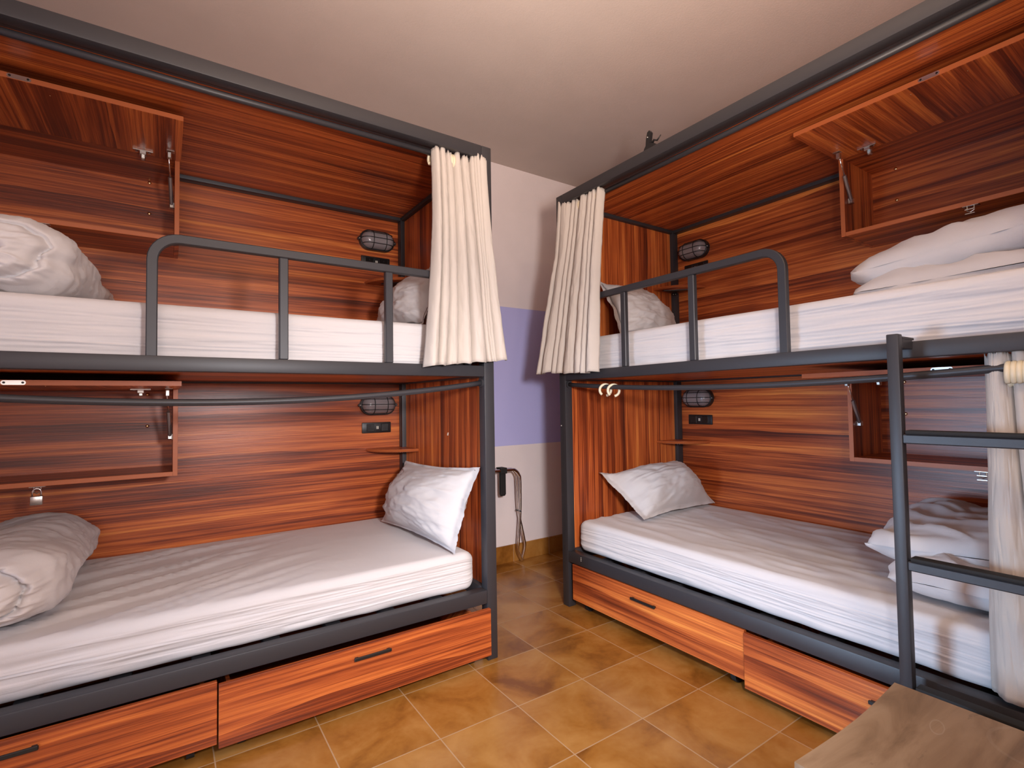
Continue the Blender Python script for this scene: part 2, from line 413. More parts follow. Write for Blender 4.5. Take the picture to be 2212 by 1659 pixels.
# ------------------------------------------------------------------ under-bed drawers
def drawer(xf, W_, s0, s1, z0, z1, dfr, label, hs=None, hz=None, cast=True):
    t = thing('underbed_drawer', xf(((s0+s1)/2, dfr+.3, 0)), label, 'drawer', 'drawers under the beds')
    MB().box((s0, dfr, z0), (s1, dfr+.018, z1), .0012).build('front_panel', W_, t, xf)
    b = MB(); zt = z1-.045
    b.box((s0+.03, dfr+.018, z0+.01), (s1-.03, dfr+.75, z0+.02), 0); b.box((s0+.03, dfr+.018, z0+.02), (s0+.042, dfr+.75, zt), 0)
    b.box((s1-.042, dfr+.018, z0+.02), (s1-.03, dfr+.75, zt), 0); b.box((s0+.042, dfr+.738, z0+.02), (s1-.042, dfr+.75, zt), 0)
    b.build('drawer_box', W_, t, xf)
    if hs:
        h = MB(); h.box((hs[0], dfr-.016, hz-.006), (hs[1], dfr-.008, hz+.006), .002)
        h.box((hs[0]+.004, dfr-.010, hz-.004), (hs[0]+.016, dfr, hz+.004), 0); h.box((hs[1]-.016, dfr-.010, hz-.004), (hs[1]-.004, dfr, hz+.004), 0)
        h.build('handle', black, t, xf)
    for s in (s0+.07, s1-.07):
        c = MB(); r = (z0+.01)/2-.001
        c.tube([(s-.011, dfr+.06, r+.001), (s+.011, dfr+.06, r+.001)], r, 14); c.box((s-.016, dfr+.045, r), (s+.016, dfr+.075, z0+.012), .002)
        c.build('caster', rubber, t, xf)
    return t
drawer(FL, W_X, .051, 1.066, .036, .233, -.030, 'wooden drawer under the left bed, nearest the gap, pulled slightly out', (.500, .640), .192)
drawer(FL, W_X, 1.070, 2.085, .045, .240, -.018, 'wooden drawer under the left bed, left of the seam, handle at picture edge', (1.49, 1.63), .205)
drawer(FR, W_Y, .082, 1.068, .052, .240, .000, 'wooden drawer under the right bed, nearest the back wall', (.505, .650), .191)
drawer(FR, W_Y, 1.072, 2.085, .030, .235, -.012, 'wooden drawer under the right bed, partly behind the stool', (1.49, 1.63), .180)

# ------------------------------------------------------------------ mattresses (fitted sheets)
def mattress(xf, loc, s0, s1, d0, d1, z0, z1, label, seed, topfold, rad=.028):
    """rounded box with pulled sheet folds; topfold(s,d)->height"""
    m = MB(); nu, nv = 150, 96
    # cross-section ring in (d,z): rounded rectangle, swept along s with rounded ends
    prof = []
    def arc(cx, cz, a0, a1, n, r):
        for k in range(n): a = a0+(a1-a0)*k/n; prof.append((cx+r*math.cos(a), cz+r*math.sin(a)))
    def line(p, q, n):
        for k in range(n): prof.append((p[0]+(q[0]-p[0])*k/n, p[1]+(q[1]-p[1])*k/n))
    r = rad; rb = .03
    line((d0, z0+rb), (d0, z1-r), 44); arc(d0+r, z1-r, PI, PI/2, 8, r)
    line((d0+r, z1), (d1-r, z1), 52); arc(d1-r, z1-r, PI/2, 0, 6, r)
    line((d1, z1-r), (d1, z0+rb), 4); arc(d1-rb, z0+rb, 0, -PI/2, 3, rb); line((d1-rb, z0), (d0+rb, z0), 4); arc(d0+rb, z0+rb, -PI/2, -PI, 4, rb)
    cd, cz = (d0+d1)/2, (z0+z1)/2
    n = len(prof); NS = 190; rings = []
    for j in range(NS+1):
        t = j/NS
        e = .06  # rounded end length
        s = s0+(s1-s0)*t
        x = min(s-s0, s1-s)
        k = 1 if x >= e else math.sqrt(max(0, 1-(1-x/e)**2))
        shr = (1-k)*.045
        ring = []
        for i, (d, z) in enumerate(prof):
            dd = d+shr*(1 if d < cd else -1)*min(1, abs(d-cd)/(cd-d0)); zz = z+shr*(1 if z < cz else -1)*min(1, abs(z-cz)/(cz-z0))
            w_ = min(1, x/.03)
            if z > z1-r*.7:
                inner = min(1, (d-d0)/.1)*min(1, (d1-d)/.1)
                zz += topfold(s, d)*w_*max(0, inner) if inner > 0 else 0
            if d < d0+r*.6:
                hv = (z-z0)/(z1-z0)
                # long drooping folds along the side
                a = nz((s*1.1, hv*5.5+.25*math.sin(s*2.3+seed)+s*.35, 0), 1.5, 3, seed)
                f = ridged(a)*.003+nz((s*1.3, hv*3.5, 1), 1.2, 2, seed+4)*.007
                for q in range(5):   # crisp pulled creases
                    hk = (.16, .30, .44, .58, .80)[q]+.10*nz((s*.8, q*3.1, 0), 1, 2, seed)+(.05*math.sin(s*1.9+q*1.7+seed))
                    on = max(0, min(1, .25+2.2*nz((s*.7, q*5.3, 4), 1, 2, seed+q)))
                    f += (.0045*math.exp(-((hv-hk+.018)/.016)**2)-.0055*math.exp(-((hv-hk)/.010)**2))*on
                wav = nz((s*3.5, 0, 2), 1, 3, seed+9)*.012*(1-hv)**2
                dd -= (f*min(1, hv*4)*min(1, (1.02-hv)*5)+wav)*w_
                if hv < .2: zz += nz((s*5, 0, 5), 1, 2, seed+2)*.012*w_*(1-hv*5)
            ring.append(m.bm.verts.new((s, dd, zz)))
        rings.append(ring)
    for j in range(NS):
        A, B = rings[j], rings[j+1]
        for i in range(n): m.bm.faces.new((A[i], A[(i+1) % n], B[(i+1) % n], B[i]))
    m.bm.faces.new(rings[0]); m.bm.faces.new(rings[-1][::-1])
    o = m.build('mattress', sheet, None, xf, True, loc=xf(loc)); return tag(o, label, 'mattress', 'mattresses on the bunks')
def fold_long(seed, amp, skew=0., sp=16):
    def f(s, d):
        a = nz((s*.9, (d+skew*s)*sp/4, 0), 1.6, 4, seed); return ridged(a)*amp+nz((s*2, d*2, 3), 1.5, 3, seed+1)*amp*.8
    return f
def fold_ll(s, d):  # folds fanning out of the back middle towards the foot
    c0 = max(0, min(1, (s-.45)/.7)); a = nz((s*.5, (d+.42*s)*4.5, 0), 1.7, 4, 3.1)
    return c0*(ridged(a)*.016+.006*math.sin(s*3))+nz((s*2, d*3, 3), 1.5, 3, 2)*.004
mattress(FL, (1, .5, ZL1), .068, 2.08, .060, .985, ZL1-.004, .462, 'white sheeted mattress on the lower bunk of the left bed', 1., fold_ll)
mattress(FL, (1, .5, ZU1), .068, 2.08, .070, .985, ZU1-.02, 1.457, 'white sheeted mattress on the upper bunk of the left bed, behind guard rail', 2., fold_long(2, .004))
mattress(FR, (1, .5, ZL1), .062, 2.08, .055, .985, ZL1+.002, .464, 'white sheeted mattress on the lower bunk of the right bed', 3., fold_long(5, .007, .05, 22))
mattress(FR, (1, .5, ZU1), .062, 2.08, .070, .985, ZU1-.02, 1.460, 'white sheeted mattress on the upper bunk of the right bed', 4., fold_long(6, .004))

# ------------------------------------------------------------------ pillows
def pillow(xf, c00, c10, c11, c01, thick, label, seed, bow=(0, 0, 0), nrm=None, flange=.03, flat=None):
    """corners c00 (bottom/front) c10 (bottom/back) c11 (top/back) c01 (top/front) in bed coordinates"""
    P = [Vector(c) for c in (c00, c10, c11, c01)]
    nrm = Vector(nrm).normalized() if nrm else (P[1]-P[0]).cross(P[3]-P[0]).normalized()
    m = MB(); N = 64; bow = Vector(bow)
    def pos(u, v, side):
        a, b = 2*u-1, 2*v-1
        fu = 1-flange*2.2/((P[1]-P[0]).length); fv = 1-flange*1.0/((P[3]-P[0]).length)
        # concave edges between the pointed corners
        uu = .5+.5*a*(1-.07*(1-b*b)); vv = .5+.5*b*(1-.09*(1-a*a))
        q = P[0]*(1-uu)*(1-vv)+P[1]*uu*(1-vv)+P[2]*uu*vv+P[3]*(1-uu)*vv
        ax, bx = min(1, abs(a)/fu), min(1, abs(b)/fv)
        h = (max(0, 1-ax**2.6)**.62)*(max(0, 1-bx**2.6)**.62)
        q = q+bow*(1-a*a)*(1-b*b)
        wr = 0
        if h > 0:
            # wrinkles radiate from the corners
            for cx, cy in ((-1, -1), (1, -1), (1, 1), (-1, 1)):
                dx, dy = a-cx, b-cy; an = math.atan2(dy, dx); rr = math.hypot(dx, dy)
                wr += ridged(nz((an*3.0, rr*.6, side), 1.5, 3, seed+cx*1.3+cy*2.1))*max(0, 1-rr/1.3)*.009
            wr += nz((a*1.6, b*1.6, side*3), 1.2, 4, seed)*.016
            wr += ridged(nz((a*1.2+b*.8, b*3, side*3), 1.1, 3, seed+6))*.007
        hh = h*thick/2+wr*min(1, h*2.5)
        n2 = nz((a*2, b*2, 0), 1.3, 3, seed+11)*.012*(1-h)
        return q+nrm*(side*max(hh, 0)+n2)+nrm*side*.0012
    for side in (1, -1): m.grid(lambda u, v: pos(u, v, side), N, N)
    bmesh.ops.remove_doubles(m.bm, verts=m.bm.verts, dist=.0026)
    c = sum(P, Vector())/4; zb = min(p.z for p in P)
    o = m.build('pillow', case, None, xf, True, loc=xf((c.x, c.y, zb)))
    return tag(o, label, 'pillow', 'pillows at the head ends')
pillow(FL, (.190, .035, .474), (.230, .83, .474), (.070, .84, .790), (.060, .035, .832), .19, 'white pillow propped upright on the lower bunk of the left bed', 1.0, nrm=(1, 0, .35), bow=(.035, 0, .01))
pillow(FR, (.350, .265, .482), (.290, .985, .480), (.085, .93, .715), (.070, .215, .705), .235, 'white pillow slumped at the head of the lower bunk, right bed', 2.0, nrm=(.75, 0, .8), bow=(.03, 0, .03))
pillow(FL, (.290, .12, 1.468), (.260, .86, 1.468), (.085, .78, 1.80), (.080, .20, 1.80), .16, 'white pillow on the upper bunk of the left bed, half behind curtain', 3.0, nrm=(1, 0, .4), bow=(.03, 0, 0))
pillow(FR, (.320, .16, 1.468), (.245, .80, 1.468), (.090, .70, 1.79), (.080, .24, 1.81), .15, 'white pillow on the upper bunk of the right bed, behind guard rail', 4.0, nrm=(1, 0, .4), bow=(.03, 0, 0))

# ------------------------------------------------------------------ duvets
def duvet_roll(xf, label, s0, s1, d0, d1, z0, hgt, seed, lean=0., back_s=None, back_h=None, spiral=1., grp='duvets at the foot ends'):
    """folded and rolled duvet lying across the bunk (axis along d) with its coiled end facing the room"""
    m = MB(); NA, NT, NR = 150, 70, 34
    bs = back_s or (s0, s1); bh = back_h or hgt
    def sect(t):
        a = s0+(bs[0]-s0)*t; b = s1+(bs[1]-s1)*t; h = hgt+(bh-hgt)*t
        return (a+b)/2, (b-a)/2, h/2
    def outline(th, t, scale=1., axial=0.):
        cs, hw, hh = sect(t)
        c, s_ = math.cos(th), math.sin(th); p = 2.5
        r = 1/((abs(c)**p+abs(s_)**p)**(1/p))
        x, z = c*r*hw, s_*r*hh
        return cs, x, z, hh
    def body(u, v):
        th = 2*PI*u; t = v
        cs, x, z, hh = outline(th, t)
        # rounded front and back rims
        e = min(t, 1-t)*(d1-d0); k = 1-.16*max(0, 1-e/.07)**2
        f = ridged(nz((math.cos(th)*.5, math.sin(th)*.5, t*10+.5*math.sin(th*2+seed)), 1.5, 3, seed))*.008 + nz((math.cos(th)*.8, math.sin(th)*.8, t*1.6), 1.5, 2, seed+3)*.028
        L = 1+f/max(.05, math.hypot(x, z))*min(1, (1-t)*8+.2)
        zz = z0+hh+z*k*L; zz = max(zz, z0+.001)
        return (cs+x*k*L, d0+(d1-d0)*t, zz)
    R = m.grid(body, NA, NT, True)
    # coiled front end
    def cap(u, v):
        th = 2*PI*u; rr = 1-v
        b = Vector(body(u, 0)); cs, hw, hh = sect(0); c = Vector((cs+hw*.12, d0, z0+hh*.92))
        q = c+(b-c)*rr
        turns = 2.3*spiral
        ph = th/(2*PI)+rr*turns+.18*nz((math.cos(th)*rr*2, math.sin(th)*rr*2, 0), 1, 3, seed+8)
        fr = ph-math.floor(ph)
        g = abs(fr-.5)*2; puff = math.sin(PI*fr)**.6*.018*min(1, (1-rr)*5)                       # 1 at groove
        dome = -.055*(1-rr**2.5)
        groove = .034*g**5*min(1, rr*5)*min(1, (1-rr)*7)
        wr = ridged(nz((math.cos(th)*rr*1.1+fr*.6, math.sin(th)*rr*1.1, fr*.5), 1.6, 3, seed+2))*.012*min(1, (1-rr)*6)
        q.y = d0+dome+groove-puff-wr+nz((q.x*5, q.z*5, 1), 1.2, 2, seed)*.018*(1-rr**4)
        return q
    m.grid(cap, NA, NR, True)
    def capb(u, v):
        b = Vector(body(u, 1)); cs, hw, hh = sect(1); c = Vector((cs, d1+.0, z0+hh)); return c+(b-c)*(1-v)
    m.grid(capb, NA, 6, True)
    bmesh.ops.remove_doubles(m.bm, verts=m.bm.verts, dist=.0004)
    o = m.build('duvet', sheet2, None, xf, True, loc=xf(((s0+s1)/2, (d0+d1)/2, z0)))
    return tag(o, label, 'duvet', grp)
duvet_roll(FL, 'rolled white duvet on the lower bunk of the left bed, coiled end facing out', 1.465, 1.84, .15, .96, .474, .22, 1.0, back_s=(1.450, 1.85), back_h=.205)
duvet_roll(FL, 'rolled white duvet on the upper bunk of the left bed', 1.455, 1.86, .17, .96, 1.464, .245, 2.0, back_s=(1.40, 1.90), back_h=.22, spiral=.8)

def duvet_fold(xf, label, secs, seed, base_z, d_rng, amp=.012, loc=(1.6, .5), front=.0):
    """duvet folded in layers: each layer is a soft slab whose rounded fold faces the head end.
    secs: list of (s_head at front d, s_head at back d, s_end, z_lo, z_hi, d0, d1, rise)"""
    m = MB()
    for li, (sf, sb, s1, zl, zh, d0, d1, rise) in enumerate(secs):
        NU, NV = 90, 80
        def f(u, v, li=li, sf=sf, sb=sb, s1=s1, zl=zl, zh=zh, d0=d0, d1=d1, rise=rise):
            # u: around the slab (profile in s,z); v: along d
            t = .5-.5*math.cos(PI*v); s0 = sf+(sb-sf)*t
            h = (zh-zl)/2; L = s1-s0; r = h
            per = 2*(L-2*r)+2*PI*r; q = u*per
            if q < L-2*r: x, z = s0+r+q, -h                      # bottom
            elif q < L-2*r+PI*r: a = -PI/2+(q-(L-2*r))/r; x, z = s1-r+r*math.cos(a), h*math.sin(a)
            elif q < 2*(L-2*r)+PI*r: x, z = s1-r-(q-(L-2*r)-PI*r), h
            else: a = PI/2+(q-2*(L-2*r)-PI*r)/r; x, z = s0+r+r*math.cos(a), h*math.sin(a)
            e = min(t, 1-t)*(d1-d0); k = max(0, 1-max(0, 1-e/(h*1.3))**2.3)**.5
            zc = (zl+zh)/2+rise*max(0, x-s0)
            sw = 1-.35*math.exp(-((x-s0)/.06)**2)
            w_ = (ridged(nz((x*2.2, t*2.5+x*2.5, z*4+li), 1.4, 3, seed+li*3))*amp+nz((x*2.5, t*2, z*4), 1.3, 3, seed+li)*amp*1.8)*min(1, e/.05)
            zz = zc+z*k*sw+(w_ if z > 0 else -w_*.3)*k
            dd = d0+(d1-d0)*t + nz((x*3, z*9, 7), 1.4, 3, seed+li)*.02*max(0, 1-2*t)
            xx = x+nz((t*5, z*8, 2), 1.2, 3, seed+li)*.02
            return (xx, dd, max(zz, base_z))
        m.grid(f, NU, NV, True)
    bmesh.ops.remove_doubles(m.bm, verts=m.bm.verts, dist=.0006)
    o = m.build('duvet', sheet2, None, xf, True, loc=xf((loc[0], loc[1], base_z)))
    return tag(o, label, 'duvet', 'duvets at the foot ends')
duvet_fold(FR, 'folded white duvet on the upper bunk of the right bed, below the open cabinet',
    [(1.34, 1.24, 2.05, 1.462, 1.575, .38, .96, .02), (1.31, 1.22, 2.05, 1.535, 1.675, .42, .97, .10)], 5., 1.466, None, .014)
duvet_fold(FR, 'crumpled white duvet on the lower bunk of the right bed, behind the ladder',
    [(1.50, 1.36, 2.05, .474, .575, .14, .80, .03), (1.38, 1.33, 2.05, .525, .662, .26, .88, .06)], 7., .475, None, .018)

# ------------------------------------------------------------------ curtains and rings
def curtain(xf, label, top, bot, zt, zb, seed, d_top=.05, d_bot=-.012, amp=.028, folds=9, segs=260, ztop_amp=.02, bunch=None, grp='cream bunk curtains', hem=.01, d_mid=None):
    m = MB(); rnd = random.Random(seed)
    # irregular fold phases
    ws = [rnd.choice((.5, .7, 1., 1.5, 2.0))*rnd.uniform(.8, 1.2) for _ in range(folds)]; tot = sum(ws); cum = [0]
    for x in ws: cum.append(cum[-1]+x/tot)
    amps = [rnd.uniform(.6, 1.25) for _ in range(folds+1)]
    def phase(t):
        for k in range(folds):
            if t <= cum[k+1] or k == folds-1:
                q = (t-cum[k])/(cum[k+1]-cum[k]); return k, q
    NZ = 60
    def f(u, v):
        k, q = phase(u); a = 2*PI*q
        A = amp*(amps[k]*(1-q)+amps[k+1]*q)
        open_ = .75+.5*v
        vv = v**1.7; s = (top[0]+(top[1]-top[0])*u)*(1-vv)+(bot[0]+(bot[1]-bot[0])*u)*vv
        sgn = 1 if bot[1] > bot[0] else -1
        s -= math.sin(a)*A*.20*sgn*open_*(1 if k % 3 else .3) + nz((u*6, v*1.5, 0), 1, 3, seed)*.008*v
        dm = d_mid if d_mid is not None else -.012
        dd = (1-v)**2*d_top+2*v*(1-v)*dm+v*v*d_bot
        x_ = abs(math.sin(a/2))                    # 0 in the narrow valley, 1 on the broad round crest
        sp = x_**.75
        d = dd-sp*A*1.7*open_-.006 + nz((u*9, v*3, 5), 1, 3, seed)*.006*(.3+v)
        pk = (1-x_)**1.5
        z = zt(u) if callable(zt) else zt
        z += (ztop_amp*(.9-1.5*pk)*(.2+1.1*amps[k]*(1 if k % 2 else .35))+nz((u*23, 0, 1), 1, 2, seed)*.018)*(1-v)**3
        zbv = zb(u) if callable(zb) else zb
        z = z*(1-v)+(zbv+nz((u*7, 0, 3), 1, 2, seed)*hem)*v
        # small horizontal crumples
        d += ridged(nz((u*12, v*9, 9), 1, 3, seed+1))*.0025
        if s < .10:                                 # pass in front of the post
            w_ = min(1, max(0, (.10-s)/.042)); d = d*(1-w_)+min(d, -.006-.35*max(0, .03-d))*w_
        return (s, d, z)
    m.grid(f, segs, NZ)
    c = ((bot[0]+bot[1])/2, d_bot, zb if not callable(zb) else zb(.5))
    o = m.build('curtain', curt, None, xf, True, loc=xf(c))
    md = o.modifiers.new('thickness', 'SOLIDIFY'); md.thickness = .0018; md.offset = 0
    return tag(o, label, 'curtain', grp)
curtain(FL, 'cream curtain gathered at the head of the upper bunk of the left bed', (.278, .028), (.352, -.045), 2.203, lambda u: 1.262+.045*u, 11, folds=9, amp=.026)
curtain(FR, 'cream curtain gathered at the head of the upper bunk of the right bed', (.345, .030), (.345, -.125), 2.205, lambda u: 1.258+.02*u, 23, folds=8, amp=.027)
curtain(FR, 'cream curtain hanging over the foot of the lower bunk behind the ladder', (1.78, 1.93), (1.765, 2.09), lambda u: 1.228-.0*u, .318, 41, folds=3, amp=.024, d_top=.055, d_bot=.05, d_mid=.052, ztop_amp=.012)
def ring_mesh(R=.0285, r=.0068):
    m = MB(); m.tube([(0, math.cos(-.9+1.74*PI*k/28)*R, math.sin(-.9+1.74*PI*k/28)*R) for k in range(29)], r, 8); return m
def put_ring(xf, s, d, z, yaw, label, grp, proto=[None]):
    """ring hanging on a rod: centre below the rod by R - rod radius"""
    c = xf((s, d, z-.0175)); side = 0 if xf is FL else PI/2
    if proto[0] is None:
        o = ring_mesh().build('curtain_ring', cream_plastic, None, None, True, loc=(0, 0, 0)); proto[0] = o
    else: o = proto[0].copy(); C.objects.link(o)
    o.location = c; o.rotation_euler = (0, 0, side+yaw); return tag(o, label, 'curtain ring', grp)
def rodz(s, sag, zc): q = (s-LEN/2)/(LEN/2-P_); return zc-sag*(1-q*q)
put_ring(FR, .335, .025, rodz(.335, sagR, zcR), -.62, 'left of the two bare cream rings on the lower curtain rod, right bed', 'bare curtain rings')
put_ring(FR, .392, .025, rodz(.392, sagR, zcR), -.62, 'right of the two bare cream rings on the lower curtain rod, right bed', 'bare curtain rings')
for k in range(6): put_ring(FR, 1.832+.0115*k, .025, rodz(1.84, sagR, zcR), .08, 'cream ring in the tight cluster at the right picture edge', 'clustered curtain rings')
for k, s in enumerate((.270, .262, .238, .190, .183, .176)):
    put_ring(FL, s, .05, 2.195, (.1, .0, .45, .1, -.1, 0)[k], 'cream ring holding up the curtain of the left upper bunk', 'rings of the left upper curtain')
for k, s in enumerate((.300, .240, .160)): put_ring(FR, s, .05, 2.195, .1, 'cream ring holding up the curtain of the right upper bunk', 'rings of the right upper curtain')

# ------------------------------------------------------------------ open cabinets on the back panels
def cabinet(xf, side, z0, z1, label, hasp_z=True, padl=False):
    along, across = (W_X, W_Y) if side == 'L' else (W_Y, W_X)
    s0, s1, d0, d1 = 1.168, 2.075, .69, DB
    t = thing('storage_cabinet', xf(((s0+s1)/2, d1, z0)), label, 'cabinet', 'open cabinets on the back panels')
    MB().box((s0, d0, z0), (s0+.018, d1, z1), .001).build('side_panel', W_Z if side == 'L' else W_Z, t, xf)
    MB().box((s1-.018, d0, z0), (s1, d1, z1), .001).build('side_panel', W_Z, t, xf)
    MB().box((s0+.018, d0, z0), (s1-.018, d1, z0+.018), .001).build('bottom_panel', along, t, xf)
    MB().box((s0+.018, d1-.008, z0+.018), (s1-.018, d1-.0005, z1), 0).build('back_board', along, t, xf)
    zd = z1-.008
    MB().box((s0+.018, d0, zd-.018), (s1-.018, d1-.006, zd), 0).build('top_panel', along, t, xf)
    dr = MB().box((s0-.004, d0-.385, zd-.018), (s1+.004, d0-.002, zd), .001).build('door', across, t, xf)
    MB().box((s0-.004, d0-.3858, zd-.0175), (s1+.004, d0-.385, zd-.0005), 0).build('edge_band', edge_m, dr, xf)
    for a_, b_ in (((s0+.0005, z0), (s0+.0175, z1)), ((s1-.0175, z0), (s1-.0005, z1)), ((s0+.018, z0+.0005), (s1-.018, z0+.0175))):
        MB().box((a_[0], d0-.0008, a_[1]), (b_[0], d0, b_[1]), 0).build('edge_band', edge_m, t, xf)
    # plate let into the free edge of the door (oval, two holes)
    sp_ = 1.613; pl = MB(); L_, r_ = .022, .0075
    poly = [(sp_+L_*(1 if math.cos(a) > 0 else -1)+r_*math.cos(a), zd-.009+r_*math.sin(a)) for a in [2*PI*k/24+.001 for k in range(24)]]
    pl.prism(poly, 1, d0-.3875, d0-.3845); pl.build('catch_plate', zinc, dr, xf)
    ho = MB()
    for s in (sp_-L_, sp_+L_): MB().tube([(s, d0-.3885, zd-.009), (s, d0-.387, zd-.009)], .0035, 10).build('plate_hole', black, dr, xf)
    # concealed hinge
    hg = MB(); zh = zd-.018
    hg.box((1.262, .640, zh-.006), (1.332, .644, zh), .001); hg.box((1.285, .644, zh-.018), (1.309, .672, zh-.002), .002); hg.box((1.289, .665, zh-.03), (1.305, .685, zh-.012), .003)
    for s in (1.275, 1.319): hg.tube([(s, .655, zh-.007), (s, .655, zh)], .005, 8)
    hg.build('hinge', zinc, dr, xf)
    # gas strut from the door to the side panel
    a = Vector((1.208, .60, zh-.020)); b = Vector((1.196, .735, z0+.165)); mdl = a.lerp(b, .42)
    st = thing_part('gas_strut', t, a)
    q = MB(); q.tube([a, mdl], .0032, 8); q.build('strut_rod', chrome, st, xf, True)
    q = MB(); q.tube([mdl, b], .0078, 12); q.build('strut_cylinder', grey_metal, st, xf, 'auto')
    q = MB(); q.box(a-Vector((.010, .011, .012)), a+Vector((.006, .011, .014)), .003); q.box((1.188, a.y-.014, zh-.003), (1.216, a.y+.014, zh), .001)
    q.build('strut_bracket', zinc, st, xf); q = MB()
    q.box(b-Vector((.009, .010, .012)), b+Vector((.009, .010, .012)), .003); q.box((s0+.018, b.y-.014, b.z-.012), (s0+.022, b.y+.014, b.z+.012), .001)
    q.build('strut_bracket', zinc, st, xf)
    # screws in the back and on the door
    for z in ((z0+z1)/2+.155, (z0+z1)/2+.008):
        sc_ = MB(); sc_.ball((1.282, d1-.008, z), .0075, 12, 8, (1, .5, 1)); sc_.build('screw', brass, t, xf, True)
    for s in (1.545, 1.70): MB().ball((s, .36, zh), .003, 8, 6, (1, 1, .5)).build('screw', brass, dr, xf, True)
    # staple for a padlock under the front edge
    hs = MB(); sx, zz = 1.612, z0
    hs.box((sx-.024, d0-.002, zz-.003), (sx+.024, d0+.022, zz), .001)
    hs.tube([(sx-.010, d0+.004, zz-.002), (sx-.010, d0+.002, zz-.020), (sx, d0, zz-.026), (sx+.010, d0+.002, zz-.020), (sx+.010, d0+.004, zz-.002)], .0022, 8)
    if not padl:
        hs.box((sx-.016, d0-.006, zz-.034), (sx+.014, d0-.002, zz-.030), .001); hs.box((sx-.016, d0-.006, zz-.018), (sx+.014, d0-.002, zz-.014), .001)
    hs.build('hasp', zinc, t, xf)
    return t
def thing_part(name, parent, at):
    """part that groups its own pieces: a small empty under the thing"""
    o = bpy.data.objects.new(name, None); C.objects.link(o); o.parent = parent; o.empty_display_size = .03
    return o
cabinet(FL, 'L', 1.835, ZTB-.004, 'open wooden cabinet in the upper bunk of the left bed, door swung up')
cabinet(FR, 'R', 1.835, ZTB-.004, 'open wooden cabinet in the upper bunk of the right bed, door swung up')
cabinet(FL, 'L', .826, ZU0-.010, 'open wooden cabinet in the lower bunk of the left bed, padlock hanging beneath', padl=True)
cabinet(FR, 'R', .834, ZU0-.010, 'open wooden cabinet in the lower bunk of the right bed, behind the ladder')
# padlock
pc = Vector((1.613, .690, .806))
t = thing('padlock', FL((pc.x, pc.y, .757)), 'small silver padlock hanging from the hasp of the left lower cabinet', 'padlock')
q = MB().box((pc.x-.018, pc.y-.008, .757), (pc.x+.018, pc.y+.008, .790), .002, 2); q.build('lock_body', zinc, t, FL, 'auto')
q = MB().tube([(pc.x-.0125, pc.y, .789), (pc.x-.0125, pc.y, .806)]+[(pc.x-.0125*math.cos(a), pc.y, .806+.0125*math.sin(a)) for a in [PI*k/10 for k in range(1, 10)]]+[(pc.x+.0125, pc.y, .806), (pc.x+.0125, pc.y, .789)], .0028, 8)
q.build('shackle', chrome, t, FL, True)

# ------------------------------------------------------------------ bulkhead lamps
def bulkhead(xf, z, label):
    cs, d1 = .187, DB; t = thing('bulkhead_lamp', xf((cs, d1, z)), label, 'wall lamp', 'oval bulkhead lamps')
    L_, R_ = .045, .058
    def stad(a, r): return (cs+(L_ if math.cos(a) > 0 else -L_)+r*math.cos(a), z+r*math.sin(a))
    A = [2*PI*k/48+.0001 for k in range(48)]
    m = MB(); m.prism([stad(a, R_) for a in A], 1, d1-.028, d1)
    for s in (-1, 1): m.prism([(cs+s*(L_+R_+.004)+.009*math.cos(a), z+.009*math.sin(a)) for a in [2*PI*k/14 for k in range(14)]], 1, d1-.028, d1-.016)
    m.build('housing', black, t, xf, 'auto')
    m = MB(); H = .052
    def dome(u, v):
        a = 2*PI*u+.0001; ph = v*PI/2; r = (R_-.007)*math.cos(ph)**.8 if v < 1 else 0
        x, zz = stad(a, r); x = cs+(x-cs)*1 if v < 1 else cs+(L_ if math.cos(a) > 0 else -L_)
        return (x, d1-.026-H*math.sin(ph), zz)
    m.grid(dome, 48, 14, True); bmesh.ops.remove_doubles(m.bm, verts=m.bm.verts, dist=.0002)
    bmesh.ops.holes_fill(m.bm, edges=[e for e in m.bm.edges if e.is_boundary], sides=0)
    m.build('glass_dome', frost, t, xf, True)
    m = MB(); h2 = H+.004; r2 = R_-.003
    def surf(x, y):   # height of cage over plan point (x along s, y up)
        ex = max(0, abs(x)-L_); q = min(1, math.hypot(ex, y)/r2); return d1-.026-h2*math.sqrt(max(0, 1-q**2.4))
    for y in (-.028, .003, .034):
        xe = L_+math.sqrt(max(0, r2*r2-y*y)); P2 = [(-xe+2*xe*k/30) for k in range(31)]
        m.tube([(cs+x, surf(x, y), z+y) for x in P2], .0022, 6)
    for x in (-.040, .036):
        ye = math.sqrt(r2*r2-max(0, abs(x)-L_)**2); m.tube([(cs+x, surf(x, -ye+2*ye*k/20), z-ye+2*ye*k/20) for k in range(21)], .0022, 6)
    m.tube([(stad(a, R_-.003)[0], d1-.029, stad(a, R_-.003)[1]) for a in A], .004, 6, closed=True)
    m.build('wire_cage', black, t, xf, True)
    for s in (-1, 1): MB().ball((cs+s*(L_+R_+.003), d1-.031, z), .0042, 10, 6).build('screw', zinc, t, xf, True)
    return t
bulkhead(FL, 2.077, 'oval caged wall lamp in the upper bunk of the left bed')
bulkhead(FL, 1.112, 'oval caged wall lamp in the lower bunk of the left bed')
bulkhead(FR, 2.072, 'oval caged wall lamp in the upper bunk of the right bed')
bulkhead(FR, 1.124, 'oval caged wall lamp in the lower bunk of the right bed')

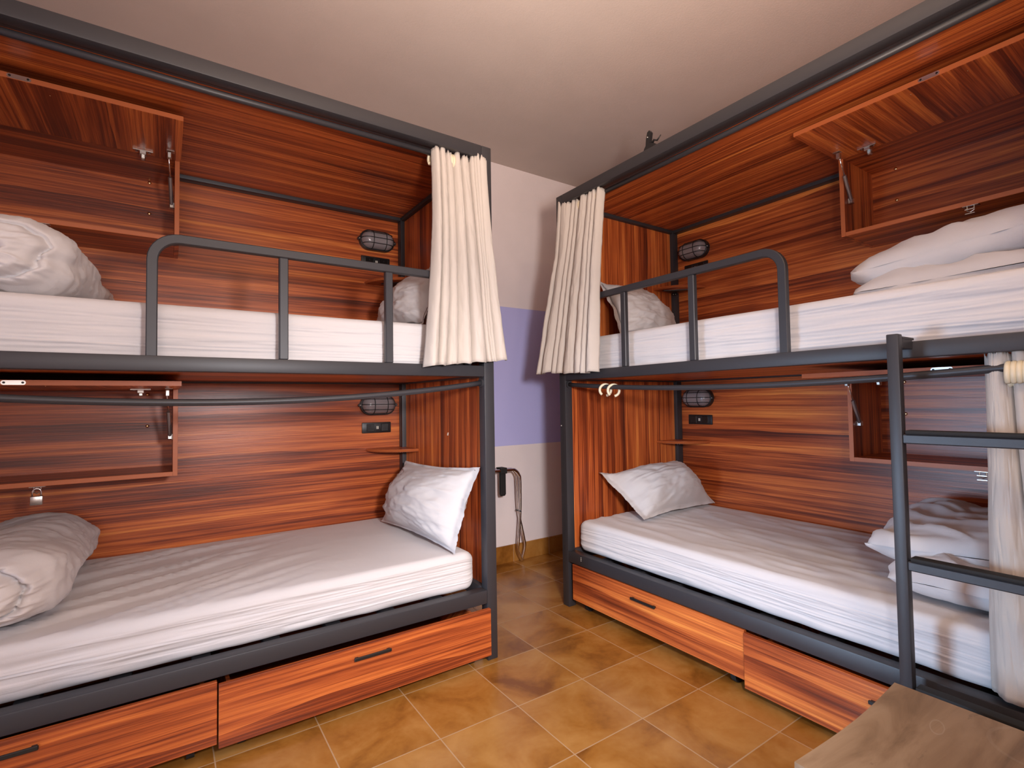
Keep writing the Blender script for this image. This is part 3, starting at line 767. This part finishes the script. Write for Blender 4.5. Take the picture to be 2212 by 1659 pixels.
# ------------------------------------------------------------------ sockets
def socket(xf, zc, label):
    s0, s1, d1 = .104, .277, DB
    t = thing('power_socket', xf(((s0+s1)/2, d1, zc-.031)), label, 'power socket', 'black power sockets')
    MB().box((s0, d1-.009, zc-.031), (s1, d1, zc+.031), .004, 2).build('face_plate', black, t, xf, 'auto')
    dark = MT.get('socket_black') or mat('socket_black', (.004, .004, .004), .3)
    for c in (.143, .228):
        mm = MB().box((c-.022, d1-.0115, zc-.022), (c+.022, d1-.008, zc+.022), .002).build('outlet', dark, t, xf)
        h = MB()
        for a, b, w_, hh in ((0, .009, .0035, .009), (-.009, -.006, .007, .003), (.009, -.006, .007, .003)): h.box((c+a-w_/2, d1-.0122, zc+b-hh/2), (c+a+w_/2, d1-.0112, zc+b+hh/2), 0)
        h.build('pin_hole', rubber, mm, xf)
    u = MB(); u.box((.1805, d1-.0115, zc-.0085), (.1855, d1-.0085, zc+.0085), .0008); u.box((.1885, d1-.0115, zc-.0085), (.1925, d1-.0085, zc+.0085), .0008)
    u.build('usb_port', pale, t, xf)
socket(FL, .980, 'black double socket under the lamp of the left lower bunk')
socket(FR, .987, 'black double socket under the lamp of the right lower bunk')
socket(FL, 1.955, 'black double socket half behind the guard rail, left upper bunk')
socket(FR, 1.960, 'black double socket almost behind the guard rail, right upper bunk')

# ------------------------------------------------------------------ corner shelves
def shelf(xf, zt, label, side):
    sc_, dc, R_ = .026, DB, .225
    t = thing('corner_shelf', xf((sc_, dc, zt-.016)), label, 'corner shelf', 'quarter-round corner shelves')
    poly = [(sc_, dc)]+[(sc_+R_*math.cos(a), dc-R_*math.sin(a)) for a in [PI/2*k/20 for k in range(21)]]
    # notch for the post
    poly = [(sc_+R_, dc)]+[(sc_+R_*math.cos(a), dc-R_*math.sin(a)) for a in [PI/2*k/20 for k in range(1, 21)]]+[(sc_, dc-.052), (.052, dc-.052), (.052, dc)]
    MB().prism(poly, 2, zt-.015, zt).build('board', W_X if side == 'L' else W_Y, t, xf)
    MB().tube([(sc_+(R_+.0004)*math.cos(a), dc-(R_+.0004)*math.sin(a), zt-.0075) for a in [PI/2*k/20 for k in range(21)]], .0068, 4).build('edge_band', edge_m, t, xf)
    b = MB()
    b.prism([(.0535, DB-.0535), (.0535, DB-.175), (.070, DB-.178), (.178, DB-.070), (.175, DB-.0535)], 2, zt-.020, zt-.0155)
    b.box((.054, DB-.058, zt-.034), (.078, DB-.054, zt-.020), 0); b.box((.0515, DB-.075, zt-.034), (.0555, DB-.052, zt-.020), 0)
    b.build('bracket', black, t, xf)
    for p in ((.068, DB-.059, zt-.028), (.058, DB-.068, zt-.028)): MB().ball(p, .004, 8, 6).build('screw', zinc, t, xf, True)
shelf(FL, .861, 'rounded wooden corner shelf in the left lower bunk, above the pillow', 'L')
shelf(FR, .856, 'rounded wooden corner shelf in the right lower bunk, above the pillow', 'R')
shelf(FL, 1.834, 'rounded wooden corner shelf in the left upper bunk', 'L')
shelf(FR, 1.834, 'rounded wooden corner shelf in the right upper bunk', 'R')

# ------------------------------------------------------------------ ladder
t = thing('bunk_ladder', FR((1.82, -.08, 0)), 'charcoal steel ladder hooked over the rail of the right bed', 'ladder')
for s in (1.603, 2.010):
    MB().box((s, -.105, 0), (s+.030, -.075, 1.296), .003, 2).build('stile', steel, t, FR, 'auto')
    q = MB(); q.box((s+.004, -.075, 1.283), (s+.030, .012, 1.290), .001); q.box((s+.004, -.075, 1.256), (s+.030, -.001, 1.283), .001)
    q.build('hook', steel, t, FR)
for z in (1.005, .652, .299):
    q = MB().box((1.633, -.105, z-.020), (2.010, -.075, z+.006), .003, 1); rg = q.build('rung', steel, t, FR, 'auto')
    MB().box((1.640, -.108, z+.006), (2.003, -.072, z+.018), .004, 2).build('grip_strip', rubber, rg, FR, 'auto')

# ------------------------------------------------------------------ stool
zs = .40; t = thing('step_stool', (1.26, .30, 0), 'worn brown plywood stool at the foot of the ladder', 'stool')
top = MB(); x0, x1, y0, y1 = 1.033, 1.520, .02, .548
poly = []
for k in range(9): f = k/8; poly.append((x0+(x1-x0)*f, y1-.010*math.sin(PI*f)))
poly += [(x1, y0), (x0, y0)]
top.prism(poly, 2, zs-.022, zs); top.build('seat', ply, t)
for x in (x0+.02, x1-.04): MB().box((x, y0+.02, 0), (x+.02, y1-.03, zs-.022), .001).build('side_panel', ply, t)
MB().box((x0+.04, y0+.06, .12), (x1-.04, y0+.078, .22), .001).build('stretcher', ply, t)

# ------------------------------------------------------------------ folded luggage rack
t = thing('luggage_rack', (1.83, 2.90, 0), 'folded chrome luggage rack with black straps leaning at the back wall', 'luggage rack')
def smooth(pts, n=6):
    out = []; P = [Vector(p) for p in pts]; P = [P[0]*2-P[1]]+P+[P[-1]*2-P[-2]]
    for i in range(1, len(P)-2):
        for k in range(n):
            u = k/n; a, b, c, d = P[i-1:i+3]
            out.append(.5*((2*b)+(c-a)*u+(2*a-5*b+4*c-d)*u*u+(3*b-a-3*c+d)*u**3))
    out.append(P[-2]); return out
def frame(dy, foot):
    xm = 1.80
    right = [(1.92, 2.885+dy, .660), (1.965, 2.887+dy, .653), (1.996, 2.890+dy, .622), (2.008, 2.893+dy, .575)]+foot
    left = [(2*xm-p[0], p[1], p[2]) for p in right]
    return smooth(left[::-1]+right, 6)
fA = [(2.024, 2.905, .368), (2.012, 2.915, .16), (2.022, 2.935, .09), (2.062, 2.955, .020), (2.076, 2.958, .013)]
fB = [(2.026, 2.930, .372), (2.070, 2.935, .18), (2.083, 2.940, .11), (2.074, 2.958, .030), (2.078, 2.965, .015)]
MB().tube(frame(-.015, fA), .0105, 12).build('tube_frame', chrome, t, None, True)
MB().tube(frame(.022, fB), .0105, 12).build('tube_frame', chrome, t, None, True)
for x in (1.843, 1.72):
    sp = MB(); sp.box((x, 2.856, .640), (x+.048, 2.861, .676), .002); sp.box((x, 2.856, .674), (x+.048, 2.922, .679), .002); sp.box((x+.002, 2.917, .64), (x+.046, 2.922, .676), .002)
    sp.box((x+.004, 2.868, .50), (x+.044, 2.873, .66), .002); sp.tube([(x+.008, 2.880, .50), (x+.040, 2.880, .50)], .010, 10); sp.box((x+.004, 2.886, .50), (x+.044, 2.891, .66), .002)
    sp.build('strap', rubber, t)
MB().tube([(2.018, 2.885, .368), (2.018, 2.945, .368)], .005, 8).build('pivot_bolt', black, t)

# ------------------------------------------------------------------ clamp on the right bed's top rail
t = thing('spring_clamp', FR((.655, .025, ZT)), 'small black clamp sitting on top of the right bed', 'clamp')
q = MB(); q.prism([(.632, ZT), (.705, ZT), (.695, ZT+.016), (.672, ZT+.026), (.645, ZT+.024), (.634, ZT+.010)], 1, .010, .040); q.build('clamp_base', black, t, FR)
q = MB(); q.prism([(.640, ZT+.018), (.664, ZT+.026), (.672, ZT+.078), (.664, ZT+.090), (.652, ZT+.084), (.644, ZT+.055)], 1, .014, .030); q.build('jaw', black, t, FR)
q = MB(); q.tube([(.668, .024, ZT+.022), (.682, .024, ZT+.040), (.700, .024, ZT+.030), (.722, .024, ZT+.046)], [.006, .005, .004, .002], 8); q.build('lever', black, t, FR, True)
MB().ball((.655, .0125, ZT+.060), .004, 8, 6).build('rivet', zinc, t, FR, True)

# ------------------------------------------------------------------ ceiling lamp (behind the camera, gives the warm light)
t = thing('ceiling_lamp', (.70, -.70, ZC), 'round white ceiling lamp over the middle of the room', 'ceiling lamp')
q = MB(); q.tube([(.70, -.70, ZC-.05), (.70, -.70, ZC)], .2, 40); q.build('lamp_base', mat('white_lamp_metal', (.8, .8, .8), .4), t, None, 'auto')
